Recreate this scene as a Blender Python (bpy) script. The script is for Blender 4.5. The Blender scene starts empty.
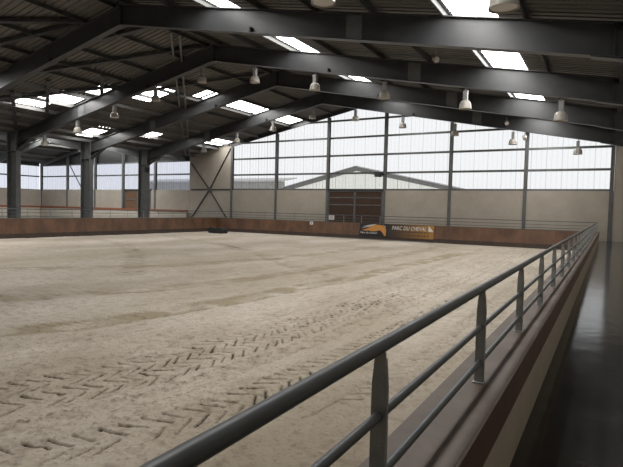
import bpy, bmesh, math, random
import numpy as np
from mathutils import Vector, Matrix
random.seed(7)
C = bpy.context.scene.collection
H = 1.68                      # eye height above the walkway
# ---------------------------------------------------------------- camera
F_PX, YAW, PIT, ROL = 512.2, 0.5248, -0.0481, 0.0240
cy, sy, cp, sp = math.cos(YAW), math.sin(YAW), math.cos(PIT), math.sin(PIT)
fw = Vector((-sy*cp, cy*cp, sp)); r0 = Vector((cy, sy, 0)); u0 = r0.cross(fw)
c_, s_ = math.cos(ROL), math.sin(ROL)
rt = c_*r0 + s_*u0; up = -s_*r0 + c_*u0
cam = bpy.data.cameras.new('camera'); co = bpy.data.objects.new('camera', cam); C.objects.link(co)
cam.sensor_fit = 'HORIZONTAL'; cam.sensor_width = 36; cam.lens = F_PX/623*36
cam.clip_start = .05; cam.clip_end = 300
M = Matrix((( rt.x, up.x, -fw.x, 0), (rt.y, up.y, -fw.y, 0), (rt.z, up.z, -fw.z, H), (0, 0, 0, 1)))
co.matrix_world = M
bpy.context.scene.camera = co
vs = bpy.context.scene.view_settings
vs.view_transform = 'Standard'; vs.look = 'None'; vs.gamma = 1; vs.use_curve_mapping = False
vs.exposure = -0.1

# ---------------------------------------------------------------- materials
def mat(name, col, rough=.6, metal=0, noise=None, bump=None, spec=.5):
    m = bpy.data.materials.new(name); m.use_nodes = True
    nt = m.node_tree; b = nt.nodes['Principled BSDF']
    b.inputs['Base Color'].default_value = (*col, 1); b.inputs['Roughness'].default_value = rough
    b.inputs['Metallic'].default_value = metal; b.inputs['Specular IOR Level'].default_value = spec
    tc = nt.nodes.new('ShaderNodeTexCoord')
    if noise:
        scale, col2, lo, hi = noise[:4]; stretch = noise[4] if len(noise) > 4 else (1, 1, 1)
        mp = nt.nodes.new('ShaderNodeMapping'); mp.inputs['Scale'].default_value = stretch
        nt.links.new(tc.outputs['Object'], mp.inputs[0])
        n = nt.nodes.new('ShaderNodeTexNoise'); n.inputs['Scale'].default_value = scale; n.inputs['Detail'].default_value = 6
        n.inputs['Roughness'].default_value = .65
        nt.links.new(mp.outputs[0], n.inputs['Vector'])
        rp = nt.nodes.new('ShaderNodeValToRGB'); rp.color_ramp.elements[0].position = lo; rp.color_ramp.elements[1].position = hi
        rp.color_ramp.elements[0].color = (*col, 1); rp.color_ramp.elements[1].color = (*col2, 1)
        nt.links.new(n.outputs['Fac'], rp.inputs[0]); nt.links.new(rp.outputs[0], b.inputs['Base Color'])
    if bump:
        n2 = nt.nodes.new('ShaderNodeTexNoise'); n2.inputs['Scale'].default_value = bump[0]; n2.inputs['Detail'].default_value = 5
        nt.links.new(tc.outputs['Object'], n2.inputs['Vector'])
        bp = nt.nodes.new('ShaderNodeBump'); bp.inputs['Strength'].default_value = bump[1]; bp.inputs['Distance'].default_value = bump[2]
        nt.links.new(n2.outputs['Fac'], bp.inputs['Height']); nt.links.new(bp.outputs[0], b.inputs['Normal'])
    return m
PURL_LIT = mat('lit_purlin_steel', (.20, .20, .195), .42, .2, (2, (.27, .27, .265), .3, .7))  # paler purlin steel: daylight glints painted into the base colour
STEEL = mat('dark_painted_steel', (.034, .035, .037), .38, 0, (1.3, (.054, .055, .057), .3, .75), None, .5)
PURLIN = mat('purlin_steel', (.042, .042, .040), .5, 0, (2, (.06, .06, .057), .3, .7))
COLSTEEL = mat('column_steel', (.105, .11, .11), .5, 0, (2.2, (.165, .168, .165), .35, .75))
GALV = mat('galvanised_steel', (.29, .30, .295), .5, .1, (9, (.40, .41, .40), .35, .7), (60, .08, .002))
RAILM = mat('weathered_rail_tube', (.075, .084, .088), .4, .1, (7, (.105, .116, .12), .35, .7))
DECK = mat('roof_sheet_underside', (.098, .091, .083), .62, 0, (1.1, (.13, .121, .111), .35, .7))
CONC = mat('beige_precast_panel', (.41, .365, .305), .85, 0, (.9, (.475, .43, .365), .35, .7), (40, .1, .004))
KICK = mat('brown_kickboard', (.070, .034, .018), .5, 0, (.9, (.215, .108, .056), .3, .75, (1.1, 1.1, .6)), (25, .1, .003))
FOOT = mat('dark_foot_board', (.030, .018, .012), .6, 0, (2, (.06, .036, .024), .3, .7))  # darker strip along the foot of each kickboard
KICKTOP = mat('worn_brown_coping', (.112, .083, .062), .6, 0, (2.5, (.165, .127, .098), .35, .7), (30, .12, .003))
FASCIA = mat('brown_coping_edge', (.098, .054, .029), .5, 0, (3, (.14, .08, .045), .3, .7))
BWALL = mat('pale_barrier_wall', (.52, .47, .39), .85, 0, (3, (.60, .55, .47), .35, .7), (50, .1, .003))
REDCAP = mat('rust_red_capping', (.30, .10, .05), .6)
WHITEW = mat('off_white_wall', (.55, .50, .42), .8, 0, (2, (.62, .57, .48), .35, .7))
FLOORM = mat('smooth_dark_concrete', (.030, .030, .028), .13, 0, (1.6, (.058, .057, .054), .3, .72), (2.6, .35, .010), .45)
WOOD = mat('brown_door_boards', (.045, .022, .013), .6, 0, (3, (.08, .040, .023), .3, .7, (6, 1, .3)))
WHITEP = mat('white_panel', (.75, .75, .73), .5)
BLACK = mat('black_rubber', (.012, .012, .013), .7, 0, (8, (.022, .022, .023), .3, .7))
LAMPB = mat('lamp_housing', (.24, .24, .235), .45, .1)
LAMPR = mat('lamp_reflector', (.30, .275, .24), .4, 0, (6, (.38, .35, .305), .3, .7))
LAMPG = mat('lamp_glass', (.42, .40, .36), .15)
ANNEX = mat('annex_timber_edge', (.115, .11, .09), .7, 0, (3, (.15, .142, .118), .3, .7))
SHED = mat('grey_shed_sheet', (.46, .46, .44), .7)
OUTG = mat('outside_gravel', (.30, .29, .27), .9, 0, (4, (.38, .37, .35), .3, .7))
BANBLK = mat('banner_black', (.012, .012, .013), .5)
BANORG = mat('banner_orange', (.56, .25, .05), .5)
BANWHT = mat('banner_white', (.72, .70, .66), .5)
BANDRK = mat('banner_dark_print', (.07, .04, .018), .5)

def sheet_mat(name, clear, tint, ax='X'):
    """clear ribbed plastic sheet: mostly see-through, a little milky; doubled where sheets lap every metre"""
    m = bpy.data.materials.new(name); m.use_nodes = True; nt = m.node_tree; nt.nodes.clear()
    def math_(op, a, b):
        n = nt.nodes.new('ShaderNodeMath'); n.operation = op
        for sck, v in ((n.inputs[0], a), (n.inputs[1], b)):
            if isinstance(v, (int, float)): sck.default_value = v
            else: nt.links.new(v, sck)
        return n.outputs[0]
    out = nt.nodes.new('ShaderNodeOutputMaterial'); tc = nt.nodes.new('ShaderNodeTexCoord'); sx = nt.nodes.new('ShaderNodeSeparateXYZ')
    nt.links.new(tc.outputs['Object'], sx.inputs[0]); v = sx.outputs[ax]
    lap = math_('LESS_THAN', math_('FRACT', math_('ADD', v, 200.0), 0), .055)
    rib = math_('LESS_THAN', math_('FRACT', math_('MULTIPLY', math_('ADD', v, 200.0), 3.0), 0), .2)
    k = math_('SUBTRACT', 1.0, math_('ADD', math_('MULTIPLY', lap, .16), math_('MULTIPLY', rib, .05)))
    cm = nt.nodes.new('ShaderNodeMix'); cm.data_type = 'RGBA'; nt.links.new(k, cm.inputs[0])
    cm.inputs[6].default_value = (0, 0, 0, 1); cm.inputs[7].default_value = (*tint, 1)
    t = nt.nodes.new('ShaderNodeBsdfTransparent'); nt.links.new(cm.outputs[2], t.inputs[0])
    tl = nt.nodes.new('ShaderNodeBsdfTranslucent'); nt.links.new(cm.outputs[2], tl.inputs[0])
    mx = nt.nodes.new('ShaderNodeMixShader'); mx.inputs[0].default_value = 1-clear
    nt.links.new(t.outputs[0], mx.inputs[1]); nt.links.new(tl.outputs[0], mx.inputs[2]); nt.links.new(mx.outputs[0], out.inputs[0])
    return m
SHEET = sheet_mat('clear_ribbed_sheet', .80, (.97, .97, .97))
SHEETB = sheet_mat('bluish_ribbed_sheet', .72, (.80, .82, .90))
SHEETL = sheet_mat('bluish_ribbed_sheet_long_wall', .72, (.80, .82, .90), 'Y')
INFILL = sheet_mat('milky_infill_sheet', .86, (.93, .93, .89))
def emit_mat(name, col, strength):
    m = bpy.data.materials.new(name); m.use_nodes = True; nt = m.node_tree; nt.nodes.clear()
    out = nt.nodes.new('ShaderNodeOutputMaterial'); e = nt.nodes.new('ShaderNodeEmission')
    e.inputs[0].default_value = (*col, 1); e.inputs[1].default_value = strength
    nt.links.new(e.outputs[0], out.inputs[0]); return m
SKYL = emit_mat('daylit_rooflight_sheet', (1, .985, .96), 12.0)

# ---------------------------------------------------------------- mesh helpers
class MB:
    def __init__(s): s.v = []; s.f = []
    def add(s, vs, fs):
        n = len(s.v); s.v += [tuple(v) for v in vs]; s.f += [tuple(i+n for i in f) for f in fs]; return s
    def box(s, x0, x1, y0, y1, z0, z1):
        return s.add([(x, y, z) for x in (x0, x1) for y in (y0, y1) for z in (z0, z1)],
                     [(0, 1, 3, 2), (4, 6, 7, 5), (0, 4, 5, 1), (2, 3, 7, 6), (0, 2, 6, 4), (1, 5, 7, 3)])
    def prism(s, poly, a, b):
        """poly: list of 3D points, extruded by vector (b-a)"""
        d = Vector(b)-Vector(a); n = len(poly)
        vs = [Vector(q) for q in poly]+[Vector(q)+d for q in poly]
        fs = [tuple(range(n))[::-1], tuple(range(n, 2*n))]+[(i, (i+1) % n, (i+1) % n+n, i+n) for i in range(n)]
        return s.add(vs, fs)
    def bar(s, p, q, w, h, upv=(0, 0, 1)):
        p, q = Vector(p), Vector(q); d = (q-p).normalized(); x = d.cross(Vector(upv)).normalized(); z = x.cross(d)
        poly = [p+x*a*w/2+z*b*h/2 for a, b in ((-1, -1), (1, -1), (1, 1), (-1, 1))]
        return s.prism(poly, p, q)
    def ibeam(s, p, q, w, h, tf=.03, tw=.02, upv=(0, 0, 1)):
        p, q = Vector(p), Vector(q); d = (q-p).normalized(); x = d.cross(Vector(upv)).normalized(); z = x.cross(d)
        a, b, c = w/2, h/2, tw/2
        pts = [(-a, -b), (a, -b), (a, -b+tf), (c, -b+tf), (c, b-tf), (a, b-tf), (a, b), (-a, b), (-a, b-tf), (-c, b-tf), (-c, -b+tf), (-a, -b+tf)]
        return s.prism([p+x*i+z*j for i, j in pts], p, q)
    def tube(s, p, q, r, n=12):
        p, q = Vector(p), Vector(q); d = (q-p).normalized()
        x = d.cross(Vector((0, 0, 1)) if abs(d.z) < .9 else Vector((1, 0, 0))).normalized(); z = x.cross(d)
        return s.prism([p+(x*math.cos(t)+z*math.sin(t))*r for t in [2*math.pi*k/n for k in range(n)]], p, q)
    def lathe(s, c, prof, n=20):
        """prof: (radius, z) pairs; open surface turned about the vertical through c"""
        vs = []; fs = []
        for r, z in prof:
            for k in range(n):
                t = 2*math.pi*k/n; vs.append((c[0]+r*math.cos(t), c[1]+r*math.sin(t), c[2]+z))
        for i in range(len(prof)-1):
            for k in range(n):
                fs.append((i*n+k, i*n+(k+1) % n, (i+1)*n+(k+1) % n, (i+1)*n+k))
        return s.add(vs, fs)
    def build(s, name, m, parent=None, smooth=False):
        me = bpy.data.meshes.new(name)
        off = Vector(parent['_loc']) if parent is not None and '_loc' in parent else Vector((0, 0, 0))
        me.from_pydata([tuple(Vector(v)-off) for v in s.v], [], s.f)
        bm = bmesh.new(); bm.from_mesh(me); bmesh.ops.recalc_face_normals(bm, faces=bm.faces); bm.to_mesh(me); bm.free()
        me.materials.append(m)
        if smooth:
            me.polygons.foreach_set('use_smooth', [True]*len(me.polygons))
            try: me.set_sharp_from_angle(angle=math.radians(40))
            except Exception: pass
        o = bpy.data.objects.new(name, me); C.objects.link(o)
        if parent is not None:
            o.parent = parent
            if '_loc' in parent: o['_loc'] = parent['_loc']
        return o
def tag(o, label, cat, group=None, kind=None):
    o['label'] = label; o['category'] = cat
    if group: o['group'] = group
    if kind: o['kind'] = kind
    return o
def root(name, loc, label, cat, group=None):
    o = bpy.data.objects.new(name, None); C.objects.link(o); o.location = loc; o.empty_display_size = .2
    o['_loc'] = tuple(loc); return tag(o, label, cat, group)
def struct(name, mb, m, label=None, cat=None):
    o = mb.build(name, m); o['kind'] = 'structure'
    if label: o['label'] = label
    if cat: o['category'] = cat
    return o
def copy_tree(o, loc, label):
    c = o.copy(); C.objects.link(c); c.location = loc; c['label'] = label
    def kids(a, b):
        for ch in [x for x in list(a.children) if x is not b]:
            d = ch.copy(); C.objects.link(d); d.parent = b; kids(ch, d)
    kids(o, c)
    return c
ORD = 'first second third fourth fifth sixth seventh eighth ninth tenth eleventh twelfth thirteenth'.split()

# ---------------------------------------------------------------- dimensions (heights measured from the walkway)
RX = -18.62                    # ridge line of the riding hall
VX = -37.4                     # valley line, shared columns
R2 = -50.1                     # ridge of the second hall
LW = -63.0                     # far wall of the second hall
RW = 1.45                      # wall beside the walkway
GY = 39.36                     # gable wall
BY = -8.6
SAND = -0.62
DECKZ = 8.85+H
SL = .2
def deck_z(x):
    if x >= VX: return DECKZ-SL*abs(x-RX)
    return DECKZ-SL*(RX-VX)+SL*(VX-R2)-SL*abs(x-R2)
FR = [9.36, 15.36, 21.36, 27.36, 33.36]      # portal frames
PX = [VX, -31.91, -26.7, -21.3, -16.0, -10.64, -5.26, .07]   # gable posts
PZ = 1.65+H                    # top of the precast panels
G_Z = [3.11+H, 4.63+H, 6.15+H, 7.62+H]

# ---------------------------------------------------------------- floor
mb = MB(); mb.box(-.56, RW+.2, BY, GY+.1, -.2, 0)
struct('floor', mb, FLOORM, 'smooth dark concrete walkway beside the near barrier', 'floor')
mb = MB(); mb.box(-33.0, -.56, 37.86, GY+.1, -.2, 0)
struct('floor.001', mb, FLOORM, 'concrete walkway along the foot of the gable wall', 'floor')
mb = MB(); mb.box(LW-.2, -32.9, BY, GY+.1, -.2, 0)
struct('floor.002', mb, FLOORM, 'concrete floor beyond the far long barrier', 'floor')

# sand of the riding arena: a real relief with tyre tracks
def axis(lo, hi, a, b, fine, grow, most):
    out = list(np.arange(a, b, fine)); st = fine; v = out[-1]
    while v < hi:
        st = min(st*grow, most); v += st; out.append(min(v, hi))
    st = fine; v = a; pre = []
    while v > lo:
        st = min(st*grow, most); v -= st; pre.append(max(v, lo))
    return np.array(pre[::-1]+out)
xs = axis(-32.3, -.92, -7.2, -2.6, .0130, 1.035, .16)
ys = axis(BY, 37.6, 2.2, 6.4, .0135, 1.02, .16)
X, Y = np.meshgrid(xs, ys, indexing='ij')
rng = np.random.RandomState(3)
def vnoise(x, y, sc, seed):
    r = np.random.RandomState(seed); T = r.rand(256, 256)
    u, v = x*sc, y*sc; i, j = np.floor(u).astype(int), np.floor(v).astype(int); a, b = u-i, v-j
    a = a*a*(3-2*a); b = b*b*(3-2*b)
    g = lambda p, q: T[p % 256, q % 256]
    return (g(i, j)*(1-a)*(1-b)+g(i+1, j)*a*(1-b)+g(i, j+1)*(1-a)*b+g(i+1, j+1)*a*b)*2-1
Z = .018*vnoise(X, Y, .45, 1)+.010*vnoise(X, Y, 1.3, 2)+.006*vnoise(X, Y, 4, 4)+.0035*vnoise(X, Y, 11, 5)+.003*vnoise(X, Y, 26, 6)
damp_shade = np.clip(.25*vnoise(X, Y*.35, .5, 8), 0, 1)
tan = np.clip(.1+.6*vnoise(X*1.1, Y*.3, .42, 21)+.25*vnoise(X, Y*.4, 1.4, 22), 0, 1)*.7
# hoof pocks and crumbs
clod = np.clip(vnoise(X, Y, 27, 31)+.5*vnoise(X, Y, 9, 32)-.55, 0, 1); Z += .03*clod
p1 = vnoise(X, Y, 7.5, 9); pk = np.clip(p1-.45, 0, 1); Z -= .035*pk; damp_shade += pk*.5
def track(path, half, pitch, lug, depth, dark, rough, tanv, seed, shoulder=.3):
    """wheel track along a polyline: sunken band, chevron lugs, crumbled edges"""
    global Z, damp_shade, tan
    P = np.array(path, float); best = np.full(X.shape, 1e9); S = np.zeros(X.shape); Tt = np.zeros(X.shape); acc = 0
    for a, b in zip(P[:-1], P[1:]):
        d = b-a; L = np.hypot(*d); d = d/L; n = np.array([d[1], -d[0]])
        t = np.clip((X-a[0])*d[0]+(Y-a[1])*d[1], 0, L)
        qx, qy = X-a[0]-t*d[0], Y-a[1]-t*d[1]; ds = np.hypot(qx, qy); m = ds < best
        best[m] = ds[m]; S[m] = (qx*n[0]+qy*n[1])[m]; Tt[m] = acc+t[m]; acc += L
    wob = .02*vnoise(X, Y, 1.3, seed)+.006*vnoise(X, Y, 5, seed+1)
    s = S+wob; inside = 1/(1+np.exp((np.abs(s)-half)/.02)); inside *= best < half*2
    nz = vnoise(X, Y, 2.2, seed+2)
    Z -= .018*inside
    edge = np.exp(-((np.abs(s)-half-.03)/.05)**2)
    crumb = np.clip(.8*vnoise(X, Y, 19, seed+3)+.7*vnoise(X, Y, 38, seed+4)+.05, 0, 1)
    Z += edge*.007*(.2+crumb)*rough; damp_shade += edge*np.clip(crumb*1.3, 0, 1)*.38*rough*dark
    if lug > 0:
        a = np.abs(S+.15*wob); w = half; sd = S < 0
        ph = (Tt - np.where(sd, .9, 1.5)*(w-a) + np.where(sd, 0, pitch/2)) / pitch
        fr = np.abs(ph-np.floor(ph)-.5)*2                       # 1 at the lug centre line
        lugm = 1/(1+np.exp(-(fr-(1-lug))/.035))
        band = (a > .34*w)*(a < .97*w)
        fade = np.clip(1.05+.8*nz, 0, 1)
        k = lugm*band*inside*fade
        Z -= depth*k; damp_shade += dark*k*(1.0+.4*vnoise(X, Y, 8, seed+6))
        mid = np.exp(-(a/.07)**2)*inside; Z += mid*.010*crumb*rough; damp_shade += mid*crumb*.5*rough*dark
    damp_shade += inside*np.clip(vnoise(X, Y, 9, seed+8)+.6*vnoise(X, Y, 24, seed+9)-.15, 0, 1)*.55*dark
    tan += tanv*inside*np.clip(.6+nz, 0, 1)
def lugs(path, pitch, dark, depth, seed, keep=.97, tmax=14):
    """separate straight lug prints in a chevron on both sides of a wheel path"""
    global Z, damp_shade
    P = [np.array(q, float) for q in path]; rr = np.random.RandomState(seed); t = 0; acc = 0; segs = []
    for a, b in zip(P[:-1], P[1:]):
        L = np.hypot(*(b-a)); d = (b-a)/L; n = np.array([d[1], -d[0]])
        while t < acc+L and t < tmax:
            c = a+d*(t-acc)
            for sd, dt, o in ((-1, .20, 0), (1, .29, pitch*.5)):
                if rr.rand() < keep:
                    j = rr.normal(0, .012, 2); e0 = c+n*sd*.27+d*o+j; e1 = c+n*sd*(.015+rr.rand()*.06)+d*(o+dt*rr.uniform(.8, 1.15))+j
                    segs.append((e0, e1, rr.uniform(.45, 1.0)))
            t += pitch
        acc += L
    for e0, e1, k in segs:
        lo, hi = np.minimum(e0, e1)-.12, np.maximum(e0, e1)+.12
        i0, i1 = np.searchsorted(xs, (lo[0], hi[0])); j0, j1 = np.searchsorted(ys, (lo[1], hi[1]))
        if i1-i0 < 2 or j1-j0 < 2: continue
        x, y = X[i0:i1, j0:j1], Y[i0:i1, j0:j1]; L = np.hypot(*(e1-e0)); d = (e1-e0)/L
        u = np.clip((x-e0[0])*d[0]+(y-e0[1])*d[1], 0, L); q = np.hypot(x-e0[0]-u*d[0], y-e0[1]-u*d[1])
        q = q+.008*vnoise(x, y, 21, seed+1)
        g = 1/(1+np.exp((q-.0145)/.0035)); Z[i0:i1, j0:j1] -= depth*k*g; damp_shade[i0:i1, j0:j1] += dark*k*g  # print is sunk, and its inner shadow is painted dark as well
        Z[i0:i1, j0:j1] += .0025*np.exp(-((q-.036)/.016)**2)
T1 = [(-8.0, .1), (-7.0, 1.9), (-6.22, 3.65), (-5.75, 5.0), (-5.45, 7.5), (-5.2, 13), (-5.3, 20), (-5.6, 34)]
T1b = [(-7.3, -.1), (-6.35, 1.75), (-5.65, 3.45), (-5.2, 4.8), (-4.93, 7.5), (-4.72, 13), (-4.75, 20), (-5.0, 34)]
T2 = [(-6.2, .0), (-5.3, 1.65), (-4.6, 2.6), (-4.1, 3.4), (-3.75, 4.4), (-3.5, 7), (-3.3, 12), (-3.4, 20), (-3.9, 33)]
for T_, sd, rg in ((T1, 40, .8), (T1b, 50, .9), (T2, 60, 1.1)):
    track(T_, .28, .24, 0, 0, .75, rg, .08, sd)
    lugs(T_, .24, 1.25, .040, sd+5)
track([(-7.9, 1.5), (-6.85, 3.3), (-6.3, 5.0), (-6.1, 8.2), (-5.9, 14), (-6.2, 24), (-7, 35)], .15, .2, .0, .02, .8, 1.0, .1, 70)
track([(-6.0, 1.2), (-5.15, 2.9), (-4.6, 4.3), (-4.3, 7.5), (-4.15, 14), (-4.3, 30)], .13, .2, .0, .02, .95, 1.5, .1, 80)
track([(-12, 2.0), (-9.4, 4.6), (-8.5, 6.2), (-8.0, 9), (-7.4, 16), (-7.2, 28)], .42, .28, .22, .022, .45, .7, .95, 90)
track([(-17, 4.5), (-12.2, 6.9), (-10.6, 10), (-9.9, 14), (-9.4, 22), (-9.5, 35)], .40, .28, .22, .018, .40, .6, .75, 100)
track([(-25, 6), (-18, 9.5), (-14.5, 14), (-13, 20), (-12.6, 30)], .40, .28, .2, .018, .35, .6, .6, 110)
track([(-14, 12), (-19, 16.5), (-24, 20), (-29, 22)], .40, .3, .2, .018, .5, .7, .25, 120)
track([(-8, 15), (-14, 20), (-21, 24.5), (-29, 28)], .40, .3, .2, .018, .45, .7, .3, 130)
track([(-2.4, 5.5), (-2.2, 9), (-2.3, 16), (-2.6, 26), (-2.4, 36)], .36, .24, .2, .018, .4, .8, .1, 140)
near_dark = np.clip((X+4.3+.5*vnoise(X, Y, .8, 201)+.25*vnoise(X, Y, 2.5, 202))/1.3, 0, 1)*np.clip((9-Y)/5, 0, 1)  # darker sand tone along the near barrier and towards the near end
near_dark = np.maximum(near_dark, .55*np.clip(1.3-.30*(Y-2)+.5*vnoise(X, Y, .9, 203)+.3*vnoise(X, Y, 3, 204), 0, 1)*(X > -12))
Z *= np.clip((37.6-Y)/1.0, .1, 1)
Zs = Z+SAND
nx, ny = X.shape
verts = np.stack([X, Y, Zs], -1).reshape(-1, 3)
ii, jj = np.meshgrid(np.arange(nx-1), np.arange(ny-1), indexing='ij'); b0 = (ii*ny+jj).ravel()
faces = np.stack([b0, b0+ny, b0+ny+1, b0+1], -1)
me = bpy.data.meshes.new('arena_sand')
me.vertices.add(len(verts)); me.vertices.foreach_set('co', verts.ravel().astype(np.float32))
me.loops.add(faces.size); me.loops.foreach_set('vertex_index', faces.ravel().astype(np.int32))
me.polygons.add(len(faces)); me.polygons.foreach_set('loop_start', (np.arange(len(faces))*4).astype(np.int32))
me.polygons.foreach_set('use_smooth', np.ones(len(faces), bool))
me.update(calc_edges=True)
for nm, arr in (('damp_shade', damp_shade), ('tan', tan), ('near_dark', near_dark)):
    at = me.attributes.new(nm, 'FLOAT', 'POINT'); at.data.foreach_set('value', np.clip(arr, 0, 1).ravel().astype(np.float32))
sm = bpy.data.materials.new('arena_sand'); sm.use_nodes = True; nt = sm.node_tree; bs = nt.nodes['Principled BSDF']
bs.inputs['Roughness'].default_value = .95; bs.inputs['Specular IOR Level'].default_value = .15
def node(t, **k):
    n = nt.nodes.new(t)
    for a, v in k.items(): setattr(n, a, v)
    return n
def mixc(fac, a, b):
    n = node('ShaderNodeMix', data_type='RGBA')
    for sock, v in ((n.inputs[0], fac), (n.inputs[6], a), (n.inputs[7], b)):
        if isinstance(v, tuple): sock.default_value = (*v, 1)
        else: nt.links.new(v, sock)
    return n.outputs[2]
tc = node('ShaderNodeTexCoord')
def nz(scale, lo, hi, stretch=(1, 1, 1)):
    mp = node('ShaderNodeMapping'); mp.inputs['Scale'].default_value = stretch; nt.links.new(tc.outputs['Object'], mp.inputs[0])
    n = node('ShaderNodeTexNoise'); n.inputs['Scale'].default_value = scale; n.inputs['Detail'].default_value = 7; n.inputs['Roughness'].default_value = .68
    nt.links.new(mp.outputs[0], n.inputs['Vector'])
    r = node('ShaderNodeMapRange'); r.inputs[1].default_value = lo; r.inputs[2].default_value = hi; nt.links.new(n.outputs['Fac'], r.inputs[0]); return r.outputs[0]
def at(nm):
    a = node('ShaderNodeAttribute', attribute_name=nm); return a.outputs['Fac']
c1 = mixc(nz(.32, .38, .62, (1, .6, 1)), (.475, .412, .335), (.635, .572, .495))
c2 = mixc(at('tan'), c1, (.37, .315, .215))
c3a = mixc(nz(7, .5, .72), c2, (.385, .325, .245))
wm = node('ShaderNodeMath', operation='MULTIPLY'); nt.links.new(at('near_dark'), wm.inputs[0]); wm.inputs[1].default_value = .8
c3w = mixc(wm.outputs[0], c3a, (.315, .262, .192))
c3 = mixc(nz(24, .55, .68), c3w, (.22, .178, .13))
c4 = mixc(at('damp_shade'), c3, (.15, .118, .083))
dr = node('ShaderNodeMapRange'); dr.inputs[1].default_value = .5; dr.inputs[2].default_value = 1.0; nt.links.new(at('damp_shade'), dr.inputs[0])
c5 = mixc(dr.outputs[0], c4, (.055, .042, .029))  # near-black lug prints: shadow in the cracks painted into the sand colour
nt.links.new(c5, bs.inputs['Base Color'])
bn = node('ShaderNodeTexNoise'); bn.inputs['Scale'].default_value = 45; bn.inputs['Detail'].default_value = 6; nt.links.new(tc.outputs['Object'], bn.inputs['Vector'])
bp = node('ShaderNodeBump'); bp.inputs['Strength'].default_value = .55; bp.inputs['Distance'].default_value = .012
nt.links.new(bn.outputs['Fac'], bp.inputs['Height']); nt.links.new(bp.outputs[0], bs.inputs['Normal'])
me.materials.append(sm)
so = bpy.data.objects.new('arena_sand', me); C.objects.link(so)
tag(so, 'pale beige riding sand printed with tractor tyre tracks inside the barriers', 'sand', None, 'stuff')

# ---------------------------------------------------------------- walls
mb = MB(); mb.box(RW, RW+.2, BY, GY, 0, 5.6)
struct('wall_right', mb, CONC, 'concrete wall beside the walkway', 'wall')
mb = MB(); mb.box(LW, RW, BY-.2, BY, -.8, 11)
struct('wall_back', mb, CONC, 'concrete wall at the near end of the halls', 'wall')
# far gable wall: precast panels, joints at the posts
def joints(xl, z0, z1, y0=GY, y1=GY+.16):
    m_ = MB()
    for a, b in zip(xl[:-1], xl[1:]): m_.box(a+.015, b-.015, y0, y1, z0, z1)
    return m_
DX0, DX1 = PX[3]+.14, PX[4]-.14                      # great door opening
mb = joints(PX[1:4], 0, PZ); 
for a, b in zip(PX[4:], PX[5:]+[RW]): mb.box(a+.015, b-.015, GY, GY+.16, 0, PZ)
struct('wall_far', mb, CONC, 'beige precast panels along the foot of the glazed gable', 'wall')
def roofline(x): return deck_z(x)-.02
mb = MB()
for a, b in ((PX[0], PX[1]), (PX[7], RW+.2)):
    z0 = 0 if a == PX[0] else PZ
    a, b = a+(.13 if a != PX[0] else 0), b-(.13 if b == PX[1] else 0)
    mb.prism([(a, GY, z0), (b, GY, z0), (b, GY, roofline(b)), (a, GY, roofline(a))], (0, 0, 0), (0, .16, 0))
struct('wall_far.001', mb, CONC, 'full height beige panel behind the cross brace and beside the walkway corner', 'wall')
HDR = 4.72+H
P2 = [LW, -57.5, -52.3, -47.5, -42.4, VX]
D2 = (-47.2, -43.0)
mb = MB()
for a, b in zip(P2[:-1], P2[1:]):
    if a == -47.5: mb.box(D2[1], b-.015, GY, GY+.16, 0, PZ)
    else: mb.box(a+.015, b-.015, GY, GY+.16, 0, PZ)
struct('wall_far.002', mb, CONC, 'beige precast panels closing the end of the second hall', 'wall')
mb = MB()
yy = GY
while yy > 3: mb.box(LW-.16, LW, max(yy-5.3, BY)+.015, yy-.015, 0, PZ); yy -= 5.3
mb.box(LW-.16, LW, BY, yy, 0, 6.2)
struct('wall_left', mb, CONC, 'beige precast panels of the long wall of the second hall', 'wall')

# ribbed clear sheets between the posts: one window per bay
wn = 0
def ribbed(a, b, z0, zt, y, fn):
    """vertical ribs every .33 m; fn maps (u, depth, z) to a point; the top follows zt(u)"""
    m_ = MB(); u = a; cols = []
    while u < b-.02:
        w = min(.333, b-u)
        cols += [(u, 0)]
        if w > .3: cols += [(u+.25, 0), (u+.265, .035), (u+.318, .035)]
        u += w
    cols.append((b, 0))
    vs = []; fs = []
    for (u, d) in cols: vs += [fn(u, d, z0), fn(u, d, zt(u))]
    for k in range(len(cols)-1): fs.append((2*k, 2*k+2, 2*k+3, 2*k+1))
    return m_.add(vs, fs)
WY = GY+.32
for nm, lab, a, b in (('wall_far.003', 'dark cladding above the bluish end glazing of the second hall', LW, VX),):
    m_ = MB(); m_.prism([(a, GY+.28, HDR), (b, GY+.28, HDR), (b, GY+.28, roofline(b)), (R2, GY+.28, roofline(R2)), (a, GY+.28, roofline(a))], (0, 0, 0), (0, .1, 0))
    struct(nm, m_, STEEL, lab, 'wall')
for a, b in zip(PX[1:-1], PX[2:]):
    wn += 1; 
    o = struct('window_%d' % wn, ribbed(a, b, PZ-.05, lambda u: roofline(u), WY, lambda u, d, z: (u, WY+d, z)), SHEET)
    o['label'] = 'tall clear ribbed sheet window, %s bay of the gable counted from the braced panel' % ORD[wn-1]; o['category'] = 'window'
for k, (a, b) in enumerate(zip(P2[:-1], P2[1:])):
    wn += 1
    o = struct('window_%d' % wn, ribbed(a, b, PZ-.05, lambda u: HDR+.02, WY, lambda u, d, z: (u, WY+d, z)), SHEETB)
    o['label'] = 'bluish ribbed sheet window, %s bay from the corner of the second hall' % ORD[k]; o['category'] = 'window'
yy = GY; k = 0
while yy > 13:
    wn += 1; k += 1
    o = struct('window_%d' % wn, ribbed(yy-5.3, yy, PZ-.05, lambda u: HDR-.02, 0, lambda u, d, z: (LW-.3-d, u, z)), SHEETL)
    o['label'] = 'bluish ribbed sheet window of the long wall, %s bay from the corner' % ORD[k-1]; o['category'] = 'window'
    yy -= 5.3
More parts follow.
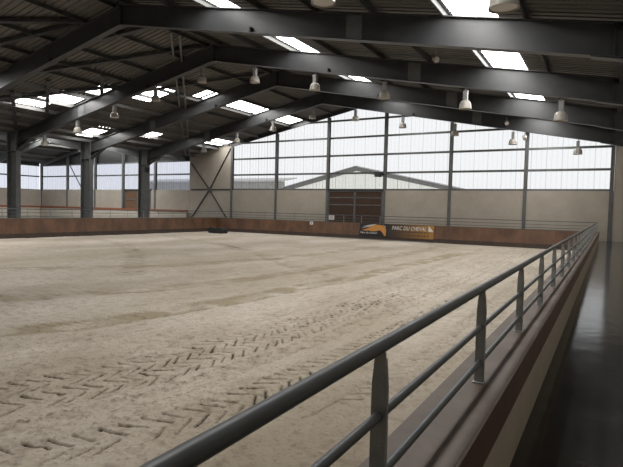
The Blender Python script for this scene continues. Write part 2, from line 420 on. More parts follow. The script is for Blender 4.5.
mb = MB(); mb.box(LW-.3, LW-.2, BY, yy, PZ, deck_z(LW)); m_ = MB(); m_.box(LW-.3, LW-.2, yy, GY, HDR-.04, deck_z(LW)-.01); struct('wall_left.002', m_, PURLIN, 'dark cladding strip above the bluish long wall glazing', 'wall'); struct('wall_left.001', mb, CONC, 'upper part of the long wall of the second hall', 'wall')

# doors
def sliding_door(name, x0, x1, leaves, label, rails, wood=None):
    t = root(name, ((x0+x1)/2, GY, 0), label, 'door'); t['kind'] = 'structure'
    w = (x1-x0)/leaves
    for k in range(leaves):
        a, b = x0+k*w, x0+(k+1)*w
        m_ = MB(); n = int((b-a)/.2)
        for q in range(n):
            m_.box(a+.05+q*(b-a-.1)/n+.004, a+.05+(q+1)*(b-a-.1)/n-.004, GY+.03, GY+.07, .05, PZ-.08)
        leaf = m_.build('door_leaf', wood or WOOD, t)
        m_ = MB()
        for s in (a, b-.09): m_.box(s, s+.09, GY-.01, GY+.05, .02, PZ-.04)
        for z in [.02, PZ-.13]+[PZ*r for r in rails]: m_.box(a, b, GY-.01, GY+.05, z, z+.09)
        m_.build('leaf_frame', COLSTEEL, leaf)
    m_ = MB(); m_.box(x0-.1, x1+.1, GY-.06, GY+.12, PZ-.06, PZ+.06); m_.build('door_track', STEEL, t)
    return t
sliding_door('door_1', DX0, DX1, 2, 'wide brown boarded double sliding door under the glazed gable', (.615, .80))
sliding_door('door_2', D2[0], D2[1], 2, 'brown boarded door in the end wall of the second hall', (.33, .66), mat('light_brown_door_boards', (.13, .068, .034), .6, 0, (3, (.19, .105, .055), .3, .7)))

# gable posts and girts
def post(name, x, ztop, label, group):
    m_ = MB(); m_.ibeam((x, GY+.075, 0), (x, GY+.075, ztop), .24, .25, .02, .015, (0, 1, 0))
    o = m_.build(name, COLSTEEL); return tag(o, label, 'post', group)
for k, x in enumerate(PX[1:]):
    post('gable_post', x, deck_z(x)-.38, 'slim steel wall post in the glazed gable, %s from the cross-braced panel' % ORD[k], 'steel posts of the gable wall')
for k, x in enumerate(P2[:-1]):
    xx = x+.2 if k == 0 else x
    post('gable_post', xx, deck_z(xx)-.38, 'slim steel wall post behind the far columns, %s from the corner of the second hall' % ORD[k], 'steel posts of the second hall end wall')
def girt(p, q, label, group):
    m_ = MB(); m_.bar(p, q, .07, .16); return tag(m_.build('wall_girt', COLSTEEL), label, 'wall rail', group)
for k, z in enumerate(G_Z):
    # each rail runs between the slopes of the roof
    half = (DECKZ-.12-z)/SL
    a, b = max(PX[1]+.0, RX-half), min(PX[7], RX+half)
    girt((a, GY+.255, z), (b, GY+.255, z), 'thin horizontal steel rail across the glazed gable, %s above the beige panels' % ORD[k], 'horizontal rails of the gable glazing')
for k, z in enumerate((3.28+H, 4.66+H)):
    girt((LW+.1, GY+.255, z), (VX-.2, GY+.255, z), '%s horizontal rail across the bluish end glazing of the second hall' % ('lower' if k == 0 else 'upper'), 'rails of the second hall end glazing')
    girt((LW-.2, 13, z), (LW-.2, GY, z), '%s horizontal rail along the bluish long wall of the second hall' % ('lower' if k == 0 else 'upper'), 'rails of the second hall long wall')
# sill rail on the panels
girt((PX[1], GY+.2, PZ+.06), (PX[7], GY+.2, PZ+.06), 'steel sill rail lying on the beige panels of the gable', 'horizontal rails of the gable glazing')
# cross brace in the opaque bay
t = root('cross_brace', ((PX[0]+PX[1])/2, GY-.04, 0), 'steel cross brace with a centre plate on the full height beige panel', 'brace')
cx, cz = (PX[0]+PX[1])/2, PZ+.03
for sx, zt in ((PX[0]+.25, deck_z(PX[0])-.75), (PX[1]-.12, deck_z(PX[1])-.5)):
    MB().bar((cx, GY-.06, cz), (sx, GY-.06, zt), .05, .12, (0, 1, 0)).build('brace_rod', STEEL, t)
    MB().bar((cx, GY-.06, cz), (PX[0]+PX[1]-sx, GY-.06, .2), .05, .12, (0, 1, 0)).build('brace_rod', STEEL, t)
MB().box(PX[0]+.2, PX[1]-.1, GY-.05, GY-.005, cz-.07, cz+.07).build('cross_rail', STEEL, t)
MB().box(cx-.25, cx+.25, GY-.10, GY-.09, cz-.25, cz+.25).build('gusset_plate', COLSTEEL, t)

# small slanting brace in the second hall
tag(MB().bar((-56.9, GY-.06, 4.6+H), (-54.6, GY-.06, 1.75+H), .08, .08, (0, 1, 0)).build('wall_brace', STEEL),
    'thin slanting steel brace against the bluish end glazing of the second hall', 'brace')
# low wall with rust red capping in the second hall
t = root('low_wall', (-50.5, 39.05, 0), 'low off-white wall with rust red capping at the end of the second hall', 'wall')
MB().box(LW+.3, VX-.1, 38.98, 39.14, 0, H-.64).build('wall_body', WHITEW, t)
MB().box(LW+.3, VX-.1, 38.92, 39.2, H-.64, H-.43).build('capping', REDCAP, t)
t = root('low_wall', (LW+.6, 30, 0), 'low off-white wall with rust red capping along the long wall of the second hall', 'wall')
MB().box(LW+.5, LW+.7, 24, 38.9, 0, H-.64).build('wall_body', WHITEW, t)
MB().box(LW+.44, LW+.76, 24, 38.9, H-.64, H-.43).build('capping', REDCAP, t)

# ---------------------------------------------------------------- roof
# ribbed sheets; clear rooflight strips stay open in the deck
bays = list(zip(FR, FR[1:]+[GY+.3]))
bay_txt = ['before the nearest visible frame', 'between nearest and second frame', 'between second and third frame', 'between third and last frame', 'between last frame and gable']
PATCH = []                                              # (x0, x1, y0, y1, label)
for k, (a, b) in enumerate(bays):
    q = bay_txt[k]
    for x0, x1, nm in ((-4.38, -3.05, 'bright rooflight low on the near roof slope'), (-13.62, -12.62, 'bright rooflight beside the ridge on the near roof slope')):
        PATCH.append((x0, x1, a+.005, b-.005, '%s, %s' % (nm, q)))
PATCH += [(-25.1, -23.65, 26.6, 27.2, 'short bright rooflight high on the far roof slope just before the third frame'),
          (-25.1, -23.65, 27.5, 33.2, 'bright rooflight high on the far roof slope between third and last frame'),
          (-25.1, -23.65, 33.5, 39.0, 'bright rooflight high on the far roof slope between last frame and gable'),
          (-32.1, -30.6, 18.3, 20.2, 'bright rooflight low on the far roof slope above the nearest column'),
          (-30.55, -29.0, 19.4, 21.33, 'bright rooflight on the far roof slope just upslope of the one above the nearest column'),
          (-28.4, -26.8, 20.7, 21.9, 'bright rooflight crossing the second frame partway down the far roof slope'),
          (-27.6, -25.15, 23.5, 25.0, 'bright rooflight halfway down the far roof slope between second and third frame'),
          (-36.2, -33.7, 25.5, 26.9, 'bright rooflight low on the far roof slope above the middle column'),
          (-34.3, -32.5, 29.8, 31.3, 'small bright rooflight low on the far roof slope above the last column'),
          (-34.0, -30.2, 5.0, 14.4, 'added unseen rooflight low on the far roof slope, lighting the nearest visible frame'),  # out of view, added to brighten the nearest frame's far rafter
          (-4.38, -3.05, 1.0, 9.3, 'added unseen rooflight low on the near roof slope, lighting railing and near sand'),  # hidden strip added to light the railing, coping and near sand
          (-25.1, -23.65, -4.0, 9.0, 'added unseen rooflight high on the far roof slope at the near end of the hall'),  # out of view, added for more light from behind
          (-33.1, -31.6, 36.6, 39.0, 'bright rooflight low on the far roof slope above the cross-braced panel')]
for k, (a, b) in enumerate(bays):
    if k:
        PATCH.append((-46.6, -45.2, a+.3, b-.3, 'added rooflight halfway up the near slope of the second hall, %s' % bay_txt[k]))  # extra strip added to brighten the second hall's walls
        PATCH.append((-42.9, -41.6, a+.3, b-.3, 'bright rooflight on the near slope of the second hall, %s' % bay_txt[k]))
        PATCH.append((-54.6, -53.0, a+.3, b-.3, 'bright rooflight on the far slope of the second hall, %s' % bay_txt[k]))
def deck_piece(m_, x0, x1, y0, y1, thick=.04):
    """ribs run down the slope, one every .3 m"""
    prof = []; y = y0
    while y < y1-.01:
        w = min(.3, y1-y); prof += [(y, 0), (y+w*.62, 0), (y+w*.68, .045), (y+w*.94, .045)]; y += w
    prof.append((y1, 0)); vs = []; fs = []
    for (y, d) in prof: vs += [(x0, y, deck_z(x0)+d), (x1, y, deck_z(x1)+d)]
    for k in range(len(prof)-1): fs.append((2*k, 2*k+1, 2*k+3, 2*k+2))
    n = len(vs); vs += [(a, b, c+thick+.03) for a, b, c in vs]
    fs += [tuple(i+n for i in f) for f in fs]
    m_.add(vs, fs)
for nm, lo, hi, lab in (('ceiling', RX, RW+.2, 'ribbed grey-brown roof sheets over the near slope of the riding hall'),
                        ('ceiling.001', VX, RX, 'ribbed grey-brown roof sheets over the far slope of the riding hall'),
                        ('ceiling.002', R2, VX, 'ribbed roof sheets over the near slope of the second hall'),
                        ('ceiling.003', LW-.4, R2, 'ribbed roof sheets over the far slope of the second hall')):
    m_ = MB(); here = [q for q in PATCH if lo <= q[0] and q[1] <= hi]
    xs_ = sorted({lo, hi} | {q[0] for q in here} | {q[1] for q in here})
    for a, b in zip(xs_[:-1], xs_[1:]):
        y = BY
        for q in sorted([q for q in here if q[0] <= a+.001 and q[1] >= b-.001], key=lambda q: q[2]):
            if q[2] > y+.02: deck_piece(m_, a, b, y, q[2])
            y = q[3]
        deck_piece(m_, a, b, y, GY+.4)
    struct(nm, m_, DECK, lab, 'ceiling')
for x0, x1, y0, y1, lab in PATCH:
    m_ = MB(); deck_piece(m_, x0, x1, y0, y1, .0); m_.f = m_.f[:len(m_.f)//2]
    tag(m_.build('skylight', SKYL), lab, 'skylight', 'rooflight sheets')
# purlins
def purlin(x, y0, y1, label, group, m=None, dd=.195):
    z = deck_z(x)-.012; m_ = MB(); w, d, tk = .075, dd, .012
    pts = [(0, 0), (w, 0), (w, -tk), (tk, -tk), (tk, -d+tk), (-w+tk, -d+tk), (-w+tk, -d), (0, -d)] if x > RX or R2 < x < VX else [(0, 0), (-w, 0), (-w, -tk), (-tk, -tk), (-tk, -d+tk), (w-tk, -d+tk), (w-tk, -d), (0, -d)]
    m_.prism([(x+a, y0, z+b-.02) for a, b in pts], (0, y0, 0), (0, y1, 0))
    tag(m_.build('roof_purlin', m or PURLIN), label, 'purlin', group)
for k, x in enumerate((-18.2, -15.75, -13.72, -11.2, -8.95, -6.8, -4.5, -2.2)):
    purlin(x, BY+.05, GY, 'long steel purlin under the near roof slope, %s down from the ridge' % ORD[k], 'purlins of the near roof slope')
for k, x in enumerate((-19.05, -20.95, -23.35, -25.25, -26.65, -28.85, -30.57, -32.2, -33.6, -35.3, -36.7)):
    purlin(x, BY+.05, GY, 'long steel purlin under the far roof slope, %s down from the ridge' % ORD[k], 'purlins of the far roof slope', PURL_LIT if x < -28 else PURLIN, .22 if x < -28 else .195)  # low purlins get the paler steel in place of real glints
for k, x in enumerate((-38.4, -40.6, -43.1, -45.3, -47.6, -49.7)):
    purlin(x, 12, GY, 'steel purlin under the near slope of the second hall, %s up from the valley' % ORD[k], 'purlins of the second hall near slope', PURL_LIT)
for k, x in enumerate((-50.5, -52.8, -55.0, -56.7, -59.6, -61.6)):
    purlin(x, 12, GY, 'steel purlin under the far slope of the second hall, %s down from its ridge' % ORD[k], 'purlins of the second hall far slope', PURL_LIT)
# gutter beam above the walkway
tag(MB().box(.10, .75, BY+.05, GY-.1, deck_z(.4)-.34, deck_z(.4)-.16).build('eaves_beam', STEEL), 'dark eaves beam running along the edge of the roof above the walkway', 'beam')

# portal frames
RB, RT = 7.75+H, 8.63+H        # underside and top of the rafters at the ridge
def zb(x): return RB-SL*abs(x-RX)
def zt(x): return RT-SL*abs(x-RX)
COLX = (-37.95, -36.80)
def frame(y, k):
    o = ['front', 'nearest visible', 'second', 'third', 'last'][k]
    lab = ['dark steel portal frame nearest overhead, carrying the two closest lamps', 'dark steel portal frame crossing the top of the picture, nearest ridge joint',
           'second dark steel portal frame back, landing on the nearest far column', 'third dark steel portal frame back, landing on the middle far column',
           'fourth dark steel portal frame back, last before the glazed gable'][k]
    t = root('portal_frame', (RX, y, 0), lab, 'steel frame', 'steel portal frames of the riding hall')
    n = Vector((0, 0, 1))
    for xe in (RW-.45, COLX[1]):
        sgn = 1 if xe > RX else -1
        m_ = MB(); tw, tf, W = .02, .03, .30
        def slab(z0, z1, w, xa=RX, xb=xe):
            m_.prism([(xa, y-w/2, z0(xa)), (xb, y-w/2, z0(xb)), (xb, y-w/2, z1(xb)), (xa, y-w/2, z1(xa))], (0, 0, 0), (0, w, 0))
        slab(zb, zt, tw); slab(zb, lambda x: zb(x)+tf, W); slab(lambda x: zt(x)-tf, zt, W)
        ra = m_.build('rafter', STEEL, t)
        m_ = MB()                                       # haunch at the column
        hl = .42 if sgn < 0 else .05
        hx = xe-sgn*1.6
        m_.prism([(hx, y-.01, zb(hx)), (xe, y-.01, zb(xe)), (xe, y-.01, zb(xe)-hl)], (0, 0, 0), (0, .02, 0))
        m_.prism([(hx, y-.15, zb(hx)-.002), (xe, y-.15, zb(xe)-hl), (xe, y-.15, zb(xe)-hl-.03), (hx, y-.15, zb(hx)-.03)], (0, 0, 0), (0, .3, 0))
        m_.build('haunch', STEEL, t)
        m_ = MB()                                       # bolted splice on the web
        xs_ = RX+sgn*11.15
        for s in (-1, 1):
            m_.prism([(xs_-.28, y+s*.012, zb(xs_-.28)+.06), (xs_+.28, y+s*.012, zb(xs_+.28)+.06), (xs_+.28, y+s*.012, zt(xs_+.28)-.06), (xs_-.28, y+s*.012, zt(xs_-.28)-.06)], (0, 0, 0), (0, s*.012, 0))
            for a in (-.2, -.1, .1, .2):
                for b in (.15, .35, .55, .72):
                    m_.tube((xs_+a, y+s*.02, zb(xs_+a)+b), (xs_+a, y+s*.04, zb(xs_+a)+b), .018, 6)
        m_.build('splice_plate', COLSTEEL, t)
        m_ = MB(); xs_ = RX+sgn*(7.0 if sgn > 0 else 5.0)
        m_.box(xs_-.03, xs_+.03, y-.14, y-.012, zb(xs_)+.04, zb(xs_)+.22); m_.build('cable_clip', BLACK, t)
    m_ = MB(); m_.box(RX-.025, RX+.025, y-.15, y+.15, zb(RX)-.02, zt(RX)); m_.build('ridge_plate', STEEL, t)
    m_ = MB(); m_.box(-.09, -.06, y-.15, y+.15, zb(-.07)+.02, zt(-.07)-.02); m_.build('knee_plate', STEEL, t)
    # columns
    for x0, x1 in ((COLX[0], COLX[1]), (RW-.45, RW-.05)):
        zc = deck_z((x0+x1)/2)-.03; m_ = MB()
        m_.ibeam(((x0+x1)/2, y, 0), ((x0+x1)/2, y, zc), .34, x1-x0, .035, .025, (1, 0, 0))
        col = m_.build('column', COLSTEEL, t)
        m_ = MB()
        z = zb(x1 if x0 < RX else x0)-.45
        m_.box(x0+.04, x1-.04, y-.165, y+.165, z-.02, z+.02)
        m_.build('stiffener', COLSTEEL, col)
        m_ = MB(); m_.box(x0-.08, x1+.04 if x0 > RX else x1+.08, y-.25, y+.25, 0, .025); m_.build('base_plate', COLSTEEL, col)
for k, y in enumerate(FR): frame(y, k)
# gable rafter: a shallow edge beam against the end wall
t = root('gable_rafter', (RX, GY+.1, 0), 'shallow dark edge beam following the roof slope above the gable glazing', 'beam')
for xe in (PX[7], PX[1]):
    MB().prism([(RX, GY+.01, deck_z(RX)-.36), (xe, GY+.01, deck_z(xe)-.36), (xe, GY+.01, deck_z(xe)-.005), (RX, GY+.01, deck_z(RX)-.005)], (0, 0, 0), (0, .14, 0)).build('edge_beam', STEEL, t)
# second hall rafters
for k, y in enumerate(FR[2:]+[GY-.15]):
    t = root('hall_frame', (R2, y, 0), ['dark steel rafters of the second hall meeting the nearest far column', 'dark steel rafters of the second hall meeting the middle far column',
             'dark steel rafters of the second hall meeting the last far column', 'dark steel end rafters of the second hall above its bluish glazing'][k], 'steel frame', 'steel frames of the second hall')
    dp = .62 if k < 3 else .35
    for xe in (COLX[0], LW+.3):
        m_ = MB(); 
        def q(a, b, w): m_.prism([(R2, y-w/2, deck_z(R2)-a), (xe, y-w/2, deck_z(xe)-a), (xe, y-w/2, deck_z(xe)-b), (R2, y-w/2, deck_z(R2)-b)], (0, 0, 0), (0, w, 0))
        q(.225+dp, .225, .02); q(.225+dp, .2+dp, .24); q(.25, .225, .24)
        m_.build('rafter', COLSTEEL, t)  # paler than the other rafters: their lit look is put into the colour
    if k < 3:
        m_ = MB(); m_.ibeam((LW+.2, y, 0), (LW+.2, y, deck_z(LW+.3)-.25), .25, .4, .03, .02, (1, 0, 0)); m_.build('column', COLSTEEL, t)
# diagonal roof braces between the frames, under the far slope
def on(x, y, drop=.16): return (x, y, deck_z(x)-drop)
BR = [((-24.4, 15.9), (-19.2, 17.7), .26, 'broad flat brace under the far roof slope just behind the nearest frame'),
      ((-33.6, 16.0), (-26.2, 21.3), .34, 'heavy diagonal brace along the rooflight above the nearest column'),
      ((-29.0, 15.6), (-19.1, 21.2), .26, 'broad diagonal brace under the far roof slope between the nearest and second frame'),
      ((-24.6, 11.0), (-21.0, 15.1), .30, 'heavy diagonal brace under the far roof slope in the top corner before the nearest frame'),
      ((-26.4, 13.2), (-21.3, 15.1), .26, 'slanting brace under the far roof slope ending on the nearest frame'),
      ((-30.2, 17.2), (-36.6, 21.1), .2, 'thin diagonal brace rising above the nearest far column'),
      ((-27.7, 17.8), (-33.2, 21.2), .2, 'thin diagonal brace over the low rooflights beyond the nearest frame'),
      ((-25.4, 19.6), (-27.7, 21.3), .2, 'short thin diagonal brace beside the second frame'),
      ((-28.5, 21.6), (-19.3, 26.9), .20, 'broad diagonal brace under the far roof slope between the second and third frame')]
for a, b, w, lab in BR:
    o = MB().bar(on(*a), on(*b), w, .12).build('roof_brace', STEEL); tag(o, lab, 'brace', 'diagonal roof braces')
pa, pb = Vector((-18.95, 18.8)), Vector((-36.6, 38.2))
for (y0, y1), txt in zip(((18.8, 21.18), (21.54, 27.18), (27.54, 33.18), (33.54, 38.2)), ('from the ridge to the second frame', 'between second and third frame', 'between third and last frame', 'between last frame and end corner')):
    q0, q1 = [pa+(pb-pa)*((y-pa.y)/(pb.y-pa.y)) for y in (y0, y1)]
    t = root('brace_pair', on((q0.x+q1.x)/2, (y0+y1)/2, .28), 'pair of thin diagonal tubes under the roof, '+txt, 'brace', 'diagonal roof braces')
    for s_g in (-1, 1):
        o2 = Vector((.15*s_g, .15*s_g, -.03*s_g))
        MB().bar(Vector(on(q0.x, q0.y, .28))+o2, Vector(on(q1.x, q1.y, .28))+o2, .10, .10).build('brace_tube', COLSTEEL, t)

# ---------------------------------------------------------------- lamps
def make_lamp(label):
    t = root('bell_lamp', (0, 0, 0), label, 'lamp', 'bell lamps under the steel frames')
    # origin: lamp mouth; the frame flange is .86 above
    MB().tube((0, 0, .74), (0, 0, .862), .018, 8).build('hanging_rod', LAMPB, t)
    m_ = MB(); m_.box(-.085, .085, -.085, .085, .36, .74); ho = m_.build('ballast_box', LAMPB, t)
    m_ = MB(); m_.box(-.1, .1, -.1, .1, .725, .745); m_.build('box_lid', LAMPB, ho)
    m_ = MB(); m_.lathe((0, 0, 0), [(.0, .37), (.075, .368), (.10, .35), (.16, .315), (.21, .25), (.237, .16), (.246, .05), (.258, .0), (.25, -.004), (.236, .05), (.225, .15), (.198, .24), (.15, .295), (.0, .32)], 24)
    rf = m_.build('reflector', LAMPR, t, True)
    m_ = MB(); m_.lathe((0, 0, 0), [(0, .012), (.12, .012), (.228, .02), (.228, .034), (0, .034)], 24); m_.build('lamp_glass', LAMPG, rf, True)
    return t
proto = None
lampx = [-1.72-3.55*k for k in range(10)]
ftxt = ['nearest overhead steel frame', None, 'second visible steel frame', None, 'last steel frame before the gable']
for fi, ks in ((0, (0, 1)), (2, range(10)), (4, range(9))):
    for k in ks:
        x = lampx[k]; loc = (x, FR[fi], zb(x)-.862)
        lab = 'bell-shaped grey lamp under the %s, %s from the walkway side' % (ftxt[fi], ORD[k])
        if proto is None:
            proto = make_lamp(lab); proto.location = loc
        else: copy_tree(proto, loc, lab)
# small floodlights under the roof
def flood(p, label, aim):
    t = root('floodlight', p, label, 'floodlight', 'small floodlights')
    p = Vector(p); a = Vector(aim).normalized()
    m_ = MB(); m_.tube(p-a*.13, p+a*.11, .12, 14); b = m_.build('housing', LAMPR, t, True)
    MB().tube(p+a*.105, p+a*.118, .10, 14).build('lens', LAMPG, b)
    m_ = MB(); m_.tube(p+Vector((0, 0, .1)), p+Vector((0, 0, .36)), .02, 8); m_.build('bracket', LAMPB, t)
flood((-6.0, 19.55, zt(-6.0)+.02-.28), 'small beige round floodlight under the near roof slope between two frames', (.5, -.8, -.5))
flood((-5.62, FR[4]-.35, zb(-5.6)+.35), 'small beige floodlight on the last frame beside the second lamp from the walkway', (.3, -.8, -.5))
flood((-4.6, FR[4]-.0, zb(-4.6)-.36), 'small beige floodlight hanging below the last frame near the walkway', (.3, -.6, -.7))

# ---------------------------------------------------------------- barriers and railings
LED = H-1.03                    # top of the coping
def kick(name, label, A, B, inward, seams=2.45):
    """barrier from A to B (xy of the inner top edge); inward: unit xy towards the sand"""
    A, B, n = Vector((*A, 0)), Vector((*B, 0)), Vector((*inward, 0)); d = (B-A).normalized(); L = (B-A).length
    t = root(name, tuple((A+B)/2), label, 'barrier', 'barriers round the sand')
    P = lambda s, o, z: A+d*s+n*o+Vector((0, 0, z))
    m_ = MB(); k = 0; s = 0
    while s < L-.01:
        e = min(s+seams, L)
        m_.prism([P(s+.006, 0, LED-.05), P(s+.006, .26, SAND-.15), P(s+.006, .21, SAND-.15), P(s+.006, -.05, LED-.05)], (0, 0, 0), d*(e-s-.012)); s = e
    m_.build('kickboard', KICK, t)
    zf = SAND+.30; of = .26*(LED-.05-zf)/(LED+.10-SAND)
    m_ = MB(); m_.prism([P(0, of+.012, zf), P(0, .29, SAND-.1), P(0, .27, SAND-.1), P(0, of-.006, zf)], (0, 0, 0), d*L); m_.build('foot_board', FOOT, t)
    m_ = MB(); m_.prism([P(0, .015, LED-.06), P(0, .015, LED), P(0, -.315, LED), P(0, -.315, LED-.06)], (0, 0, 0), d*L); m_.build('coping', KICKTOP, t)
    m_ = MB(); m_.prism([P(0, -.316, LED), P(0, -.33, LED), P(0, -.33, LED-.215), P(0, -.316, LED-.215)], (0, 0, 0), d*L); m_.build('coping_edge', FASCIA, t)
    m_ = MB(); m_.prism([P(0, -.20, LED-.06), P(0, -.313, LED-.06), P(0, -.313, 0), P(0, -.20, 0)], (0, 0, 0), d*L); m_.build('outer_wall', BWALL, t)
    return t
IX, FYK, LXK = -.81, 37.62, -32.25
kick('arena_barrier', 'long brown-topped barrier with pale outer wall running along the walkway', (IX, BY+.1), (IX, FYK+.3), (-1, 0))
kick('arena_barrier', 'brown kickboard barrier across the far end below the glazed gable', (LXK-.3, FYK), (IX-.03, FYK), (0, -1))
kick('arena_barrier', 'brown kickboard barrier along the far long side before the columns', (LXK, BY+.1), (LXK, FYK-.03), (1, 0))

def railing(name, label, A, B, face, first, step, last, r_top=.0245, bolts=False):
    A, B = Vector(A), Vector(B); d = (B-A).normalized(); L = (B-A).length; n = Vector(face)
    t = root(name, tuple(A), label, 'railing', 'tube railings on the barriers')
    for nm, z, r in (('top_rail', H-.452, r_top), ('middle_rail', H-.690, .0165), ('lower_rail', H-.905, .0165)):
        MB().tube(A+Vector((0, 0, z-A.z)), B+Vector((0, 0, z-A.z)), r, 16).build(nm, RAILM, t, True)
    s = first
    while s <= min(L, last)+.001:
        c = A+d*s; m_ = MB()
        # tapered flat upright with turned-back edges
        zz = [(LED, .028), (LED+.30, .0275), (LED+.44, .027), (LED+.535, .019), (LED+.56, .019)]
        pts = [c+n*w+Vector((0, 0, z-c.z)) for z, w in zz]+[c-n*w+Vector((0, 0, z-c.z)) for z, w in zz[::-1]]
        m_.prism([p-d*.005 for p in pts], (0, 0, 0), d*.010)
        for sg in (-1, 1):
            e = [c+n*sg*(w+.0005)+Vector((0, 0, z-c.z)) for z, w in zz]
            m_.prism([e[0]-n*sg*.004, e[0], e[1], e[2], e[3], e[3]-n*sg*.004, e[2]-n*sg*.004], (0, 0, 0), d*.016)
        m_.box(c.x-.034, c.x+.034, c.y-.03, c.y+.03, LED, LED+.006)
        up_ = m_.build('upright', GALV, t)
        if s < 60 and bolts:
            for z in (LED+.10, LED+.235, LED+.445): MB().tube(c+n*.006+Vector((0, 0, z-c.z))-d*.013, c+n*.006+Vector((0, 0, z-c.z))-d*.004, .0085, 8).build('bolt', GALV, up_)
        s += step
    return t
S_ = 1.594
railing('tube_railing', 'near grey tube railing standing on the coping beside the walkway', (-.64, BY+.2, LED), (-.64, 37.8, LED), (1, 0, 0), (3.18-S_*4)-(BY+.2), S_, 60, bolts=True)
railing('tube_railing', 'tube railing on the far barrier in front of the gable wall', (-32.4, 37.8, LED), (-.665, 37.8, LED), (0, 1, 0), .8, S_, 60)
railing('tube_railing', 'tube railing on the far long barrier in front of the columns', (-32.45, 8.0, LED), (-32.45, 37.77, LED), (1, 0, 0), 19.4-8-S_*7, S_, 60)

# ---------------------------------------------------------------- banner on the far barrier
def kp(x, s, off=.03):
    """point on the far kickboard: s = distance down its face from the coping"""
    a = math.atan2(.26, LED-.05-SAND+.15)
    return Vector((x, FYK-s*math.sin(a)-off*math.cos(a)-.02, LED-.03-s*math.cos(a)-off*math.sin(a)*-1))
BX0, BX1, BH = -17.25, -11.2, 1.02
t = root('banner', tuple(kp((BX0+BX1)/2, BH)), 'long black and gold printed banner hung on the far barrier below the brown door', 'banner')
def bq(m_, pts, off, th=.004):
    """flat print: pts in banner coordinates (u along, v down)"""
    pts = [(BX0+u, v) for u, v in pts]
    a = [kp(u, v, off) for u, v in pts]; b = [kp(u, v, off+th) for u, v in pts]; n = len(a)
    m_.add(a+b, [tuple(range(n)), tuple(range(n, 2*n))[::-1]]+[(i, (i+1) % n, (i+1) % n+n, i+n) for i in range(n)])
BW = BX1-BX0
m_ = MB(); bq(m_, [(0, 0), (2.35, 0), (2.35, BH), (0, BH)], .03); m_.build('logo_panel', BANBLK, t)
gold = bpy.data.materials.new('banner_gold_print'); gold.use_nodes = True; nt = gold.node_tree; bs = nt.nodes['Principled BSDF']
tc = nt.nodes.new('ShaderNodeTexCoord'); sx = nt.nodes.new('ShaderNodeSeparateXYZ'); rp = nt.nodes.new('ShaderNodeValToRGB')
nt.links.new(tc.outputs['Generated'], sx.inputs[0]); nt.links.new(sx.outputs[0], rp.inputs[0]); nt.links.new(rp.outputs[0], bs.inputs['Base Color'])
e = rp.color_ramp.elements; e[0].position = 0; e[0].color = (.022, .014, .010, 1); e[1].position = 1; e[1].color = (.40, .20, .045, 1)
for pos, c in ((.25, (.065, .035, .018, 1)), (.65, (.22, .11, .03, 1))):
    q = e.new(pos); q.color = c
bs.inputs['Roughness'].default_value = .5
m_ = MB(); bq(m_, [(2.35, 0), (BW, 0), (BW, BH), (2.35, BH)], .03); m_.build('gold_panel', gold, t)
# horse head: orange neck and mane sweeping left, head down on the right
m_ = MB(); bq(m_, [(.20, .56), (.62, .42), (1.05, .18), (1.5, .07), (1.9, .10), (2.14, .26), (2.26, .5), (2.28, .92), (2.18, .96), (2.06, .80), (1.93, .62), (1.72, .50), (1.55, .56), (1.3, .62), (.85, .58), (.5, .58)], .036)
m_.build('horse_emblem', BANORG, t)
m_ = MB()
for a, b, c in (((.18, .40), (.7, .22), (1.25, .10)), ((.3, .25), (.8, .12), (1.4, .03)), ((1.95, .05), (2.2, .2), (2.30, .5))):
    bq(m_, [a, b, c, (c[0], c[1]+.03), (b[0], b[1]+.055), (a[0], a[1]+.012)], .042)
m_.build('white_swoosh', BANWHT, t)
m_ = MB(); bq(m_, [(BW-.42, .02), (BW-.02, .46), (BW-.42, .46)], .036); m_.build('white_corner', BANWHT, t)
def lettering(txt, u, v, size, width, m, name, shear=.0, bold=0):
    cu = bpy.data.curves.new(name, 'FONT'); cu.body = txt; cu.size = size; cu.shear = shear; cu.offset = bold; cu.extrude = .003
    o = bpy.data.objects.new('letter_tmp', cu); C.objects.link(o)
    bpy.context.view_layer.update(); dg = bpy.context.evaluated_depsgraph_get()
    me_ = bpy.data.meshes.new_from_object(o.evaluated_get(dg)); bpy.data.objects.remove(o)
    xs_ = [q.co.x for q in me_.vertices]; k = width/max(max(xs_)-min(xs_), 1e-6); x0 = min(xs_)
    off = Vector(t['_loc'])
    for q in me_.vertices:
        p = kp(BX0+u+(q.co.x-x0)*k, v-q.co.y, .042+q.co.z); q.co = p-off
    me_.materials.clear(); me_.materials.append(m)
    ob = bpy.data.objects.new(name, me_); C.objects.link(ob); ob.parent = t
    return ob
lettering('PARC DU CHEVAL', 2.75, .42, .42, 2.72, BANWHT, 'title_lettering', .18, .0)
lettering('Parc du Cheval', .12, .80, .20, 1.42, BANWHT, 'emblem_lettering', .15)
m_ = MB(); u = 3.1
while u < 5.6:
    w = random.uniform(.12, .3); bq(m_, [(u, .52), (u+w, .52), (u+w, .60), (u, .60)], .036)
    if u > 3.6: bq(m_, [(u, .76), (u+w*.8, .76), (u+w*.8, .87), (u, .87)], .036)
    u += w+.07
m_.build('faint_print', BANDRK, t)

